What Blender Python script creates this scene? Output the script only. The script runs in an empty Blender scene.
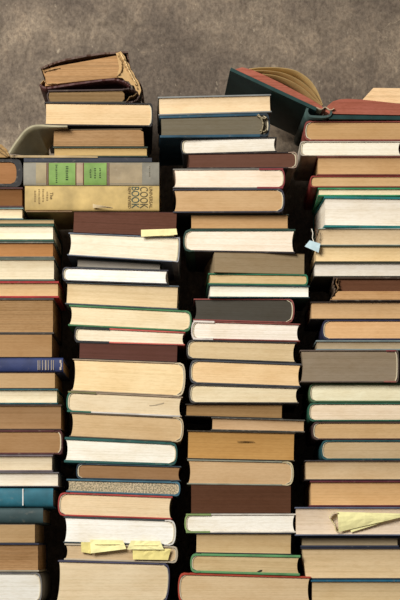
import bpy, bmesh, math, random
from mathutils import Vector, Matrix

random.seed(7)
S = 600.0            # photograph pixels per metre at the front plane of the stacks
D = 2.8              # camera distance to that plane
HY = 550.0           # height of the horizon in the photograph
FLOOR_Y = 604.0      # where the floor meets the front plane
CAMZ = (FLOOR_Y - HY) / S
WALL_Y = 0.262
C = bpy.context.scene.collection

def X(px, y=0.0): return (px - 200.0) / S * (1 + y / D)
def Z(py, y=0.0): return CAMZ + (HY - py) / S * (1 + y / D)

# ------------------------------------------------------------------ materials
def lin(c):
    out = []
    for v in c:
        v = v / 255.0
        out.append(v / 12.92 if v <= 0.04045 else ((v + 0.055) / 1.055) ** 2.4)
    return out

def new_mat(name):
    m = bpy.data.materials.new(name); m.use_nodes = True
    nt = m.node_tree; nt.nodes.clear()
    out = nt.nodes.new('ShaderNodeOutputMaterial')
    b = nt.nodes.new('ShaderNodeBsdfPrincipled')
    nt.links.new(b.outputs[0], out.inputs[0])
    return m, nt, b

def noise(nt, vec, scale, detail=3.0, rough=0.55):
    n = nt.nodes.new('ShaderNodeTexNoise')
    n.inputs['Scale'].default_value = scale
    n.inputs['Detail'].default_value = detail
    n.inputs['Roughness'].default_value = rough
    nt.links.new(vec, n.inputs['Vector'])
    return n.outputs['Fac']

def coords(nt, scale=(1, 1, 1), loc=(0, 0, 0)):
    tc = nt.nodes.new('ShaderNodeTexCoord')
    mp = nt.nodes.new('ShaderNodeMapping')
    mp.inputs['Scale'].default_value = scale
    mp.inputs['Location'].default_value = loc
    nt.links.new(tc.outputs['Object'], mp.inputs['Vector'])
    return mp.outputs[0]

def ramp(nt, fac, stops):
    r = nt.nodes.new('ShaderNodeValToRGB')
    els = r.color_ramp.elements
    while len(els) < len(stops): els.new(0.5)
    for e, (p, c) in zip(els, stops):
        e.position = p; e.color = (c[0], c[1], c[2], 1)
    nt.links.new(fac, r.inputs[0])
    return r.outputs[0]

def mix(nt, a, b, fac, mode='MIX'):
    m = nt.nodes.new('ShaderNodeMix'); m.data_type = 'RGBA'; m.blend_type = mode
    if isinstance(fac, (int, float)): m.inputs[0].default_value = fac
    else: nt.links.new(fac, m.inputs[0])
    for i, v in ((6, a), (7, b)):
        if hasattr(v, 'links'): nt.links.new(v, m.inputs[i])
        else: m.inputs[i].default_value = (v[0], v[1], v[2], 1)
    return m.outputs[2]

def bump(nt, bsdf, h, strength, dist):
    b = nt.nodes.new('ShaderNodeBump')
    b.inputs['Strength'].default_value = strength
    b.inputs['Distance'].default_value = dist
    nt.links.new(h, b.inputs['Height'])
    nt.links.new(b.outputs[0], bsdf.inputs['Normal'])

_seed = [0]
def page_mat(rgb, rough_edge=1.0, speckle=False):
    """stacked leaves: fine lines along the block, signature bands, soft foxing"""
    _seed[0] += 1
    off = (_seed[0] * 3.17, _seed[0] * 1.31, _seed[0] * 0.77)
    m, nt, b = new_mat('pages')
    c = lin(rgb)
    lum = 0.3 * c[0] + 0.6 * c[1] + 0.1 * c[2]
    c = [min(0.9, 1.03 * (0.81 * v + 0.19 * lum * q) ** 1.14) for v, q in zip(c, (1.04, 1.0, 0.92))]
    fine = noise(nt, coords(nt, (1.6, 1.6, 640), off), 1.0, 2.0)
    band = noise(nt, coords(nt, (0.8, 0.8, 170), off), 1.0, 3.0, 0.6)
    blot = noise(nt, coords(nt, (1, 1, 2.2), off), 16.0, 3.0)
    dk = [v * (1 - 0.15 * rough_edge) for v in c]; dk[2] *= 0.95
    lt = [min(v * (1 + 0.08 * rough_edge), 0.93) for v in c]
    col = ramp(nt, fine, [(0.28, dk), (0.5, c), (0.75, lt)])
    bandc = ramp(nt, band, [(0.30, (0.82, 0.77, 0.70)), (0.5, (1, 1, 1))])
    col = mix(nt, col, bandc, min(1.0, 0.45 * rough_edge), 'MULTIPLY')
    blc = ramp(nt, blot, [(0.3, (0.9, 0.85, 0.77)), (0.6, (1, 1, 1))])
    col = mix(nt, col, blc, 0.75, 'MULTIPLY')
    gr = noise(nt, coords(nt, (1, 1, 5), off), 110.0, 3.0, 0.65)
    col = mix(nt, col, ramp(nt, gr, [(0.34, (0.86, 0.83, 0.78)), (0.56, (1, 1, 1))]), min(1.0, 0.8 * rough_edge), 'MULTIPLY')
    if speckle:
        sp = noise(nt, coords(nt, (1, 1, 1), off), 420.0, 1.0)
        spc = ramp(nt, sp, [(0.42, (0.32, 0.36, 0.36)), (0.56, (1, 1, 1))])
        col = mix(nt, col, spc, 0.85, 'MULTIPLY')
    nt.links.new(col, b.inputs['Base Color'])
    b.inputs['Roughness'].default_value = 0.85
    b.inputs['Specular IOR Level'].default_value = 0.15
    bump(nt, b, fine, 0.18 * rough_edge, 0.0006)
    return m

_cov = {}
def cover_mat(rgb, wear=0.35, rough=0.6, key=None):
    k = (tuple(rgb), wear, rough)
    if k in _cov: return _cov[k]
    _seed[0] += 1
    off = (_seed[0] * 2.17, _seed[0] * 1.71, _seed[0] * 0.57)
    m, nt, b = new_mat('cover')
    c = lin(rgb)
    n = noise(nt, coords(nt, (1, 1, 1), off), 30.0, 4.0)
    col = ramp(nt, n, [(0.3, [v * 0.72 for v in c]), (0.7, [min(1, v * 1.22 + 0.004) for v in c])])
    w = noise(nt, coords(nt, (1, 1, 1.6), off), 95.0, 4.0, 0.65)
    wf = ramp(nt, w, [(0.62 - 0.12 * wear, (0, 0, 0)), (0.72, (wear, wear, wear))])
    wc = [0.35 * v + 0.65 * q for v, q in zip(c, (0.34, 0.29, 0.22))]
    col = mix(nt, col, wc, wf)
    nt.links.new(col, b.inputs['Base Color'])
    b.inputs['Roughness'].default_value = rough
    b.inputs['Specular IOR Level'].default_value = 0.3
    cl = noise(nt, coords(nt, (1, 1, 1), off), 900.0, 2.0)
    bump(nt, b, cl, 0.12, 0.0005)
    _cov[k] = m
    return m

_flat = {}
def flat_mat(rgb, name='ink', rough=0.7):
    k = (tuple(rgb), name)
    if k in _flat: return _flat[k]
    m, nt, b = new_mat(name)
    c = lin(rgb)
    n = noise(nt, coords(nt), 120.0, 3.0)
    col = ramp(nt, n, [(0.3, [v * 0.85 for v in c]), (0.7, [min(1, v * 1.08) for v in c])])
    nt.links.new(col, b.inputs['Base Color'])
    b.inputs['Roughness'].default_value = rough
    b.inputs['Specular IOR Level'].default_value = 0.2
    _flat[k] = m
    return m

def wall_mat():
    m, nt, b = new_mat('plaster')
    big = noise(nt, coords(nt, (1, 1, 1.15), (12.4, 0, 3.3)), 4.2, 8.0, 0.68)
    col = ramp(nt, big, [(0.30, lin((76, 67, 59))), (0.45, lin((100, 89, 78))),
                         (0.57, lin((124, 111, 96))), (0.72, lin((168, 151, 130)))])
    swirl = nt.nodes.new('ShaderNodeTexNoise'); swirl.inputs['Scale'].default_value = 21.0
    swirl.inputs['Detail'].default_value = 7.0; swirl.inputs['Roughness'].default_value = 0.66
    swirl.inputs['Distortion'].default_value = 1.6
    nt.links.new(coords(nt, (1, 1, 0.8), (9.3, 0, 1.9)), swirl.inputs['Vector'])
    mid = swirl.outputs['Fac']
    mc = ramp(nt, mid, [(0.30, (0.66, 0.64, 0.62)), (0.5, (1, 1, 1)), (0.68, (1.34, 1.31, 1.26))])
    col = mix(nt, col, mc, 0.8, 'MULTIPLY')
    fine = noise(nt, coords(nt, (1, 1, 0.8), (1.3, 0, 4.2)), 150.0, 5.0, 0.75)
    fc = ramp(nt, fine, [(0.34, (0.58, 0.55, 0.53)), (0.52, (1, 1, 1)), (0.68, (1.42, 1.4, 1.34))])
    col = mix(nt, col, fc, 0.9, 'MULTIPLY')
    # pale scratches and chipped flecks in the plaster
    tc = coords(nt, (1, 1, 1), (0.7, 0, 2.2))
    v = nt.nodes.new('ShaderNodeTexVoronoi'); v.feature = 'DISTANCE_TO_EDGE'
    v.inputs['Scale'].default_value = 9.0
    wob = nt.nodes.new('ShaderNodeTexNoise'); wob.inputs['Scale'].default_value = 12.0
    wob.inputs['Detail'].default_value = 5.0
    nt.links.new(tc, wob.inputs['Vector'])
    add = nt.nodes.new('ShaderNodeVectorMath'); add.operation = 'MULTIPLY_ADD'
    add.inputs[1].default_value = (0.22, 0.22, 0.22)
    nt.links.new(wob.outputs['Color'], add.inputs[0]); nt.links.new(tc, add.inputs[2])
    nt.links.new(add.outputs[0], v.inputs['Vector'])
    line = ramp(nt, v.outputs['Distance'], [(0.0, (1, 1, 1)), (0.012, (0, 0, 0))])
    gate = ramp(nt, noise(nt, coords(nt, (1, 1, 1), (5.2, 0, 0.4)), 8.0, 2.0), [(0.56, (0, 0, 0)), (0.68, (0.3, 0.3, 0.3))])
    f = mix(nt, line, gate, 1.0, 'MULTIPLY')
    col = mix(nt, col, lin((205, 188, 160)), f)
    fleck = ramp(nt, noise(nt, coords(nt, (1, 1, 0.55), (2.2, 0, 7.4)), 75.0, 5.0, 0.7), [(0.62, (0, 0, 0)), (0.72, (0.5, 0.5, 0.5))])
    col = mix(nt, col, lin((206, 190, 164)), fleck)
    nt.links.new(col, b.inputs['Base Color'])
    b.inputs['Roughness'].default_value = 0.8
    b.inputs['Specular IOR Level'].default_value = 0.25
    h = mix(nt, mid, fine, 0.5)
    bump(nt, b, h, 0.55, 0.004)
    return m

def floor_mat():
    m, nt, b = new_mat('dark boards')
    n = noise(nt, coords(nt, (2, 30, 1)), 3.0, 5.0)
    col = ramp(nt, n, [(0.3, lin((48, 36, 27))), (0.7, lin((84, 64, 47)))])
    nt.links.new(col, b.inputs['Base Color']); b.inputs['Roughness'].default_value = 0.55
    return m

# ------------------------------------------------------------------ helpers
def link_mesh(name, bm, mat, parent=None, smooth=False, bevel=0.0, solid=0.0):
    bmesh.ops.recalc_face_normals(bm, faces=bm.faces[:])
    me = bpy.data.meshes.new(name); bm.to_mesh(me); bm.free()
    if smooth:
        for p in me.polygons: p.use_smooth = True
    me.materials.append(mat)
    o = bpy.data.objects.new(name, me); C.objects.link(o)
    if parent is not None: o.parent = parent
    if solid:
        md = o.modifiers.new('thickness', 'SOLIDIFY'); md.thickness = solid; md.offset = 0
    if bevel:
        md = o.modifiers.new('bevel', 'BEVEL'); md.width = bevel; md.segments = 2
        md.limit_method = 'ANGLE'; md.angle_limit = math.radians(40)
    return o

def thing(name, label, cat, loc, rot=(0, 0, 0), group=None):
    o = bpy.data.objects.new(name, None); C.objects.link(o)
    o.empty_display_size = 0.02
    o.location = loc; o.rotation_euler = rot
    tag(o, label, cat, group)
    return o

def tag(o, label, cat, group=None):
    o['label'] = label; o['category'] = cat
    if group: o['group'] = group
    n = len(label.split())
    if n < 4 or n > 16: print('LABEL LENGTH', n, label)

def structure(o): o['kind'] = 'structure'; return o

def extrude(poly, h0, h1, fmap, nh=1):
    """closed polygon in (s, w) carried along h from h0 to h1"""
    bm = bmesh.new()
    rings = []
    for k in range(nh + 1):
        h = h0 + (h1 - h0) * k / nh
        rings.append([bm.verts.new(fmap(s, h, w)) for s, w in poly])
    n = len(poly)
    for a, b2 in zip(rings[:-1], rings[1:]):
        for i in range(n):
            bm.faces.new((a[i], a[(i + 1) % n], b2[(i + 1) % n], b2[i]))
    return bm, rings

def capped(poly_lo, poly_hi, h0, h1, fmap, nh=1):
    """two open curves (same count) give a strip section; ends closed with quads"""
    poly = list(poly_lo) + list(reversed(poly_hi))
    bm, rings = extrude(poly, h0, h1, fmap, nh)
    n = len(poly_lo); N = 2 * n
    for r in (rings[0], rings[-1]):
        for i in range(n - 1):
            bm.faces.new((r[i], r[i + 1], r[N - 2 - i], r[N - 1 - i]))
    return bm

# ------------------------------------------------------------------ a book
def build_book(name, label, L, T, kind, page, cover, group, depth=0.16, k=0.0, loc=(0, 0, 0), rot=(0, 0, 0),
               tb=0.0030, ov=0.0022, bulge=None, conc=None, spine_rgb=None, flaps=(), soft=False,
               rough_edge=0.75, speckle=False, wear=0.35, skew=0.0, bottom_rgb=None, spine_th=None, cat='book'):
    root = thing(name, label, cat, loc, rot, group)
    if kind in ('HR', 'HL'): W, H = L, depth
    else: W, H = depth, L
    if soft: tb, ov = 0.0009, 0.0004
    if bulge is None: bulge = 0.001 if soft else min(T * 0.26, 0.010)
    if conc is None: conc = 0.0006 if soft else min(T * 0.10, 0.0030)
    def fmap(s, h, w):
        if kind == 'HR': x, y = W / 2 - s, h - H / 2
        elif kind == 'HL': x, y = s - W / 2, h - H / 2
        elif kind == 'F': x, y = h - H / 2, W / 2 - s
        else: x, y = h - H / 2, s - W / 2
        f = w / T
        z = f * (T + k * x)
        return (x + skew * w, y, z)
    N = 12
    def arc(f, p=2.4):                       # 0 at mid thickness, 1 at the covers
        u = abs(2 * f - 1)
        return 1 - (1 - u ** p) ** (1 / p)
    cm = cover_mat(cover, wear)
    bmx = cover_mat(bottom_rgb, wear) if bottom_rgb else cm
    hinge = bulge + (spine_th or 0.0) + (0.0005 if soft else min(0.009, 0.07 * W))
    # pages: spine side convex, fore-edge concave
    lo, hi = [], []
    for i in range(N + 1):
        f = i / N
        w = tb + (T - 2 * tb) * f
        lo.append(((spine_th or 0.0019) + 0.0003 + bulge * arc(f), w))
        u = 2 * f - 1
        hi.append((W - ov - conc * (1 - u * u) ** 0.8, w))
    bm = bmesh.new()
    hs = [ov, H - ov]
    rng = random.Random(sum(map(ord, label)))
    M = 8
    rings = []
    # a grid on each end so that leaves can stand slightly uneven
    for hi_, h in enumerate(hs):
        rows = []
        for i in range(N + 1):
            r = []
            for j in range(M + 1):
                t = j / M
                s = lo[i][0] * (1 - t) + hi[i][0] * t
                dh = 0.0
                if 0 < i < N: dh = rng.uniform(-0.00008, 0.00008) * rough_edge ** 2
                r.append(bm.verts.new(fmap(s, h + (dh if hi_ == 0 else -dh), lo[i][1])))
            rows.append(r)
        rings.append(rows)
        for i in range(N):
            for j in range(M):
                bm.faces.new((rows[i][j], rows[i][j + 1], rows[i + 1][j + 1], rows[i + 1][j]))
    a, b2 = rings
    for i in range(N):
        bm.faces.new((a[i][0], a[i + 1][0], b2[i + 1][0], b2[i][0]))
        bm.faces.new((a[i][M], a[i + 1][M], b2[i + 1][M], b2[i][M]))
    for j in range(M):
        bm.faces.new((a[0][j], a[0][j + 1], b2[0][j + 1], b2[0][j]))
        bm.faces.new((a[N][j], a[N][j + 1], b2[N][j + 1], b2[N][j]))
    pg = link_mesh('pages', bm, page_mat(page, rough_edge, speckle), root)
    # boards
    def board(nm, w0, w1, mat):
        bm, r = extrude([(hinge, w0), (W, w0), (W, w1), (hinge, w1)], 0, H, fmap)
        for q in r: bm.faces.new(q)
        return link_mesh(nm, bm, mat, root, bevel=min(0.0007, tb * 0.3))
    top = board('front_cover', T - tb, T, cm)
    bot = board('back_cover', 0, tb, bmx)
    # spine: a bent strip from board to board, with a shallow joint
    out, inn = [], []
    th = spine_th or min(tb * 0.8, 0.0019)
    dip = 0 if soft else 0.0007
    out.append((hinge, T - dip)); inn.append((hinge, T - tb * 0.95))
    for i in range(2 * N + 1):
        f = 1 - i / (2 * N)
        w = T * f
        s = bulge * arc(f)
        out.append((s, w))
        wi = tb * 0.95 + (T - 1.9 * tb) * f
        inn.append((th + (bulge) * arc(f), wi))
    out.append((hinge, dip)); inn.append((hinge, tb * 0.95))
    sp = link_mesh('spine', capped(out, inn, 0, H, fmap), cover_mat(spine_rgb or cover, wear), root)
    # headband at the visible end of the spine
    if kind in ('HR', 'HL') and not soft and T > 0.022:
        hb = link_mesh('headband', capped([(0.0022 + bulge * arc(f), tb + (T - 2 * tb) * f) for f in [q / 8 for q in range(9)]],
                                          [(0.0040 + bulge * arc(f), tb + (T - 2 * tb) * f) for f in [q / 8 for q in range(9)]],
                                          ov * 0.45, ov, fmap), flat_mat((200, 188, 160), 'headband'), sp)
    # dust-jacket turn-ins and stained stretches of board: (which, x0 px, x1 px, colour) in local metres
    for which, x0, x1, rgb in flaps:
        w0, w1 = (T - tb - 0.0004, T) if which == 't' else (0, tb + 0.0004)
        bm = bmesh.new()
        y0 = -(depth / 2) - 0.0005
        vs = []
        for y in (y0, y0 + 0.03):
            for x, w in ((x0, w0), (x1, w0), (x1, w1), (x0, w1)):
                f = w / T
                vs.append(bm.verts.new((x, y, f * (T + k * x))))
        for q in ((0, 1, 2, 3), (7, 6, 5, 4), (0, 4, 5, 1), (1, 5, 6, 2), (2, 6, 7, 3), (3, 7, 4, 0)):
            bm.faces.new([vs[i] for i in q])
        link_mesh('jacket_flap', bm, cover_mat(rgb, 0.2), top if which == 't' else bot)
    root['_T'] = T
    return root

COLREF = {'A': (0, 60), 'B': (60, 180), 'C': (185, 300), 'D': (300, 400)}
STACK = {'A': 'leftmost stack', 'B': 'second stack', 'C': 'third stack', 'D': 'rightmost stack'}
GROUP = {'A': 'books of the leftmost stack', 'B': 'books of the second stack',
         'C': 'books of the third stack', 'D': 'books of the rightmost stack'}

def place(col, itop, ibot, xl, xr, kind, page, cover, look, below, y0=0.0, yaw=0.0, depth=None, name='hardcover_book', **kw):
    ra, rb = COLREF[col]
    def line(i):
        sl = (i[1] - i[0]) / (rb - ra)
        return i[0] + sl * ((xl + xr) / 2 - ra), sl
    yt, st = line(itop); yb, sb = line(ibot)
    if depth is None:
        depth = (0.20 if kind in ('HR', 'HL') else 0.165) + random.uniform(-0.012, 0.012)
    T = (yb - yt) / S - 0.0005
    L = (xr - xl) / S * (1 + y0 / D)
    k = -(st - sb)
    roll = math.atan(sb)
    zb = Z(yb) + 0.00025
    xm = X((xl + xr) / 2, y0)
    yw = math.radians(yaw)
    R = Matrix.Rotation(yw, 3, 'Z') @ Matrix.Rotation(roll, 3, 'Y')
    off = R @ Vector((0, depth / 2, 0))
    loc = Vector((xm, y0, zb)) + Vector((off.x, off.y, 0))
    fl = []
    for which, p0, p1, rgb in kw.pop('flaps', ()):
        fl.append((which, (p0 - (xl + xr) / 2) / S, (p1 - (xl + xr) / 2) / S, rgb))
    label = look + (', on the ' + below if below else '') + ', ' + STACK[col]
    o = build_book(name, label, L, T, kind, page, cover, GROUP[col], depth=depth, k=k, loc=loc,
                   rot=(0, roll, yw), flaps=fl, **kw)
    o['_c'] = ((xl + xr) / 2)
    return o

def front(o, px, py, xl, xr, y0=0.0, dy=-0.0004):
    """a point of the photograph carried onto the front face of a placed book, in the book's own axes"""
    return o.matrix_basis.inverted() @ Vector((X(px, y0), y0 + dy, Z(py, y0)))

# ------------------------------------------------------------------ room
def wall():
    bm = bmesh.new()
    vs = [bm.verts.new(v) for v in ((-1.6, 0, 0), (1.6, 0, 0), (1.6, 0, 2.4), (-1.6, 0, 2.4),
                                    (-1.6, 0.1, 0), (1.6, 0.1, 0), (1.6, 0.1, 2.4), (-1.6, 0.1, 2.4))]
    for q in ((0, 1, 2, 3), (7, 6, 5, 4), (0, 4, 5, 1), (1, 5, 6, 2), (2, 6, 7, 3), (3, 7, 4, 0)):
        bm.faces.new([vs[i] for i in q])
    o = link_mesh('wall_back', bm, wall_mat()); o.location = (0, WALL_Y, 0)
    structure(o)
    bm = bmesh.new()
    vs = [bm.verts.new(v) for v in ((-1.6, -2.6, -0.05), (1.6, -2.6, -0.05), (1.6, WALL_Y, -0.05), (-1.6, WALL_Y, -0.05),
                                    (-1.6, -2.6, 0), (1.6, -2.6, 0), (1.6, WALL_Y, 0), (-1.6, WALL_Y, 0))]
    for q in ((3, 2, 1, 0), (4, 5, 6, 7), (0, 1, 5, 4), (1, 2, 6, 5), (2, 3, 7, 6), (3, 0, 4, 7)):
        bm.faces.new([vs[i] for i in q])
    structure(link_mesh('floor', bm, floor_mat()))
wall()

# ------------------------------------------------------------------ colours
WHT = (240, 236, 228); PNK = (238, 224, 212); CRW = (230, 221, 203); CRM = (224, 205, 170)
WRM = (232, 205, 158); ORG = (232, 190, 136); TAN = (198, 168, 124); BRN = (168, 130, 84)
GLD = (188, 146, 78); OLV = (150, 126, 90); GRY = (146, 136, 122); DGR = (88, 84, 76)
RBR = (104, 68, 54); GRW = (220, 218, 210)
NAVY = (32, 36, 56); TEAL = (22, 72, 78); DTEAL = (18, 50, 56); GREEN = (48, 92, 62); BLK = (26, 24, 24)
RED = (150, 46, 42); DRED = (84, 30, 32); GRYC = (108, 106, 104); SLATE = (62, 70, 82); BEIGE = (176, 158, 130)
BRNC = (78, 50, 38); LBLUE = (150, 178, 184); DOLV = (64, 62, 44)

# ------------------------------------------------------------------ stack A (leftmost)
A = {}
def a(n, t, b, xl, xr, kind, page, cover, look, below, **kw):
    A[n] = place('A', t if isinstance(t, tuple) else (t, t), b if isinstance(b, tuple) else (b, b), xl, xr, kind, page, cover, look, below, **kw)
a(22, 572, 604, -70, 42, 'HR', GRW, GRYC, 'grey-covered book with dull white pages, at the foot', '', y0=0.002)
a(21, 543, 572, -76, 39, 'F', BRN, NAVY, 'tan page block under a navy cover', 'grey-covered book', rough_edge=1.5, bottom_rgb=(150, 140, 120))
a(20, 524, 543, -70, 35, 'F', (180, 148, 102), (110, 96, 80), 'light brown page block set back at its right end', 'navy-covered book', soft=True)
a(19, 507.5, 524, -76, 43, 'S', TAN, (40, 60, 62), 'dark slate green cloth book, spine outward', 'light brown page block', wear=0.25)
a(18, 487, 507.5, -72, 53, 'S', CRM, (34, 96, 112), 'teal cloth spine with a white line', 'slate green spine', wear=0.2)
a(17, 472, 487, -64, 59, 'F', (228, 220, 206), (92, 88, 90), 'slim off-white page block with grey boards', 'teal cloth spine', tb=0.002)
a(16, 454.5, 472, -70, 53, 'F', (212, 196, 166), (104, 92, 96), 'cream pages between mauve-grey boards', 'slim off-white book')
a(15, 430, 454.5, -62, 62.5, 'HR', BRN, (74, 32, 30), 'brown-paged book with maroon boards and round corner', 'mauve-grey book', bulge=0.004)
a(14, 404.5, 430, -68, 62, 'F', (160, 124, 82), (70, 50, 38), 'chunky brown page block with thin brown boards', 'maroon book', tb=0.002)
a(13, 388.5, 404.5, -66, 58, 'F', (222, 210, 180), TEAL, 'pale cream pages between teal green boards', 'chunky brown block')
a(12, 372.5, 388.5, -72, 55, 'F', (188, 156, 110), (86, 62, 44), 'tan page block with brown edges', 'teal green boards', soft=True)
a(11, 357.5, 372.5, -58, 63, 'S', TAN, (38, 50, 92), 'navy spine banded in gilt', 'tan page block', wear=0.15, y0=-0.004)
a(10, 334, 357.5, -74, 52, 'F', (170, 132, 84), (60, 54, 46), 'golden brown page block', 'gilt-banded navy spine', soft=True)
a(9, 298, 334, -70, 54, 'F', (166, 130, 84), (62, 56, 50), 'thickest old book with ragged brown leaves', 'golden brown block', rough_edge=2.0)
a(8, 281, 298, -62, 59, 'F', (206, 172, 124), (152, 40, 38), 'tan pages between bright red boards', 'ragged thick book', tb=0.0034)
a(7, 258, 281, -66, 55, 'F', (214, 200, 170), (84, 92, 80), 'cream page block with grey-green boards', 'bright red boards')
a(6, 241.5, 258, -68, 54, 'F', (176, 124, 66), (88, 92, 84), 'orange-brown pages between marbled worn boards', 'grey-green book', wear=1.0, tb=0.0024)
a(5, 224, 241.5, -66, 54, 'F', (232, 222, 196), (34, 70, 54), 'ivory pages between dark green boards', 'marbled worn book', tb=0.0036)
a(4, 219.5, 224, -68, 54, 'F', (176, 150, 108), (70, 84, 62), 'very thin tan booklet', 'dark green boards', soft=True, name='booklet')
a(3, 207.5, 219.5, -74, 23.3, 'F', (222, 202, 166), (102, 124, 122), 'thin cream-paged book with teal-grey board', 'very thin booklet', tb=0.0022)
a(2, 187, 207.5, -80, 23, 'F', (128, 86, 40), (64, 30, 24), 'dark amber page block with maroon top', 'thin teal-grey book')
a(1, 158.7, 187, -78, 22.5, 'HR', (160, 112, 64), (20, 18, 18), 'old amber-paged book in a battered black binding', 'dark amber block', bulge=0.010, tb=0.0055, wear=0.5, spine_th=0.010)

# ------------------------------------------------------------------ stack B (second)
B = {}
def b(n, t, bt, xl, xr, kind, page, cover, look, below, **kw):
    B[n] = place('B', t, bt, xl, xr, kind, page, cover, look, below, **kw)
b(25, (560, 563.5), (604, 604), 55, 168, 'HR', CRM, (62, 62, 82), 'broad cream page block in grey-blue binding, at the foot', '', skew=0.07)
b(24, (543, 546), (560, 563.5), 64, 177.5, 'HR', (206, 180, 140), (170, 158, 138), 'tan-paged book under yellow slips', 'grey-blue binding', y0=0.001)
b(23, (516, 520), (543, 546), 63, 175.5, 'HR', (244, 240, 234), (52, 62, 64), 'bright white pages in a white-backed binding', 'tan slip-marked book', spine_rgb=(206, 202, 194), tb=0.0024)
b(22, (492, 496.5), (516, 520), 57.5, 172, 'HL', (230, 206, 166), (158, 60, 54), 'cream-paged book in coral red binding', 'white-backed book', tb=0.0028)
b(21, (478.5, 481.5), (492, 496.5), 66, 180, 'HR', (200, 182, 150), (58, 96, 112), 'speckled-edged slim book in blue binding', 'coral red book', speckle=True)
b(20, (462.5, 466), (478.5, 481.5), 76, 181, 'HL', (158, 120, 78), (36, 52, 62), 'brown page block with dark boards', 'speckled blue book', tb=0.0022)
b(19, (436.5, 442.5), (462.5, 466), 64, 177, 'HR', (238, 234, 222), (28, 78, 74), 'clean white pages in a sea green binding', 'brown dark-boarded block', tb=0.0042)
b(18, (411.5, 417), (436.5, 442.5), 69, 183, 'HR', (208, 178, 132), (92, 80, 64), 'tan page block with loose pale spine', 'sea green binding', spine_rgb=(168, 150, 120), tb=0.002)
b(17, (390.5, 396.5), (411.5, 417), 66, 182, 'HL', (224, 206, 172), (150, 132, 112), 'cream pages with pencil mark and green spine', 'loose-spined tan book', spine_rgb=(36, 96, 78),
  flaps=(('b', 67, 91, (32, 90, 74)), ('b', 91, 180, (196, 190, 182)), ('t', 67, 95, (110, 108, 70))), tb=0.002)
b(16, (358, 362.5), (390.5, 396.5), 71, 184.5, 'HR', (238, 212, 162), (158, 140, 116), 'thick warm-cream page block in fawn binding', 'pencil-marked green-spined book', spine_rgb=(196, 180, 150), tb=0.0022)
b(15, (342, 345.5), (358, 362.5), 79, 177, 'F', (104, 64, 54), (40, 28, 26), 'chocolate-edged book', 'thick fawn book', soft=True)
b(14, (325.5, 331.5), (342, 345.5), 74, 185, 'HL', (236, 224, 200), (176, 84, 74), 'ivory pages between salmon boards', 'chocolate-edged book', spine_rgb=(40, 36, 38),
  flaps=(('b', 76, 109, (30, 34, 38)), ('t', 76, 109, (24, 38, 32))), tb=0.0026)
b(13, (304, 310), (325.5, 331.5), 68, 191, 'HR', (232, 214, 176), (62, 110, 72), 'cream page block in grass green binding', 'salmon boards', tb=0.0030)
b(12, (281.5, 285.5), (304, 310), 65, 178, 'F', (220, 196, 152), (72, 80, 84), 'buff page block with navy top board', 'grass green binding', tb=0.0024)
b(11, (267, 270.5), (281.5, 285.5), 62, 168, 'HL', (240, 238, 232), (52, 52, 60), 'pure white slim page block', 'buff navy-topped book', tb=0.0022, y0=-0.004)
b(10, (255, 262.5), (267, 270.5), 76, 161, 'F', (140, 134, 126), (34, 44, 44), 'slim grey-edged book set back', 'pure white block', y0=0.012)
b(9, (232, 237), (255, 262.5), 67, 179, 'HR', (234, 224, 202), (108, 116, 128), 'ivory page block in blue-grey binding', 'slim grey book', spine_rgb=(150, 150, 152), bulge=0.002, tb=0.002)
b(8, (211.8, 212.3), (232, 237), 73, 176, 'F', (108, 68, 52), (74, 36, 30), 'russet-edged book with torn right end', 'blue-grey binding', rough_edge=1.3, y0=-0.002, soft=True)

# the two books lying spine outward above
def spine_book(name, label, xl, xr, yt, yb, cover, depth=0.16, y0=-0.006, **kw):
    o = build_book(name, label, (xr - xl) / S, (yb - yt) / S, 'S', CRM, cover, GROUP['B'], depth=depth,
                   loc=(X((xl + xr) / 2, y0), y0 + depth / 2, Z(yb)), bulge=0.0035, **kw)
    o['_c'] = (xl + xr) / 2
    return o

def sub(o, nm):
    return [c for c in o.children if c.name.split('.')[0] == nm][0]

def spine_surface(o, yt, yb, py, bulge=0.0035):
    f = (yb - py) / (yb - yt); f = min(max(f, 0.001), 0.999)
    u = abs(2 * f - 1)
    return bulge * (1 - (1 - u ** 2.4) ** (1 / 2.4))

def spine_patch(o, nm, xl, xr, depth, yt, yb, p0, p1, q0, q1, mat, lift=0.0003):
    """a thin piece following the curve of a spine that faces the room"""
    cx = (xl + xr) / 2
    bm = bmesh.new(); rows = []
    n = 10
    for i in range(n + 1):
        q = q0 + (q1 - q0) * i / n
        y = spine_surface(o, yt, yb, q) - depth / 2
        z = (yb - q) / S
        rows.append([bm.verts.new(((p - cx) / S, y - d, z)) for p in (p0, p1) for d in (lift, -0.0002)])
    for r0, r1 in zip(rows[:-1], rows[1:]):
        for i, j in ((0, 2), (2, 3), (3, 1), (1, 0)):
            bm.faces.new((r0[i], r0[j], r1[j], r1[i]))
    for r in (rows[0], rows[-1]): bm.faces.new((r[0], r[2], r[3], r[1]))
    return link_mesh(nm, bm, mat, sub(o, 'spine'))

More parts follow.
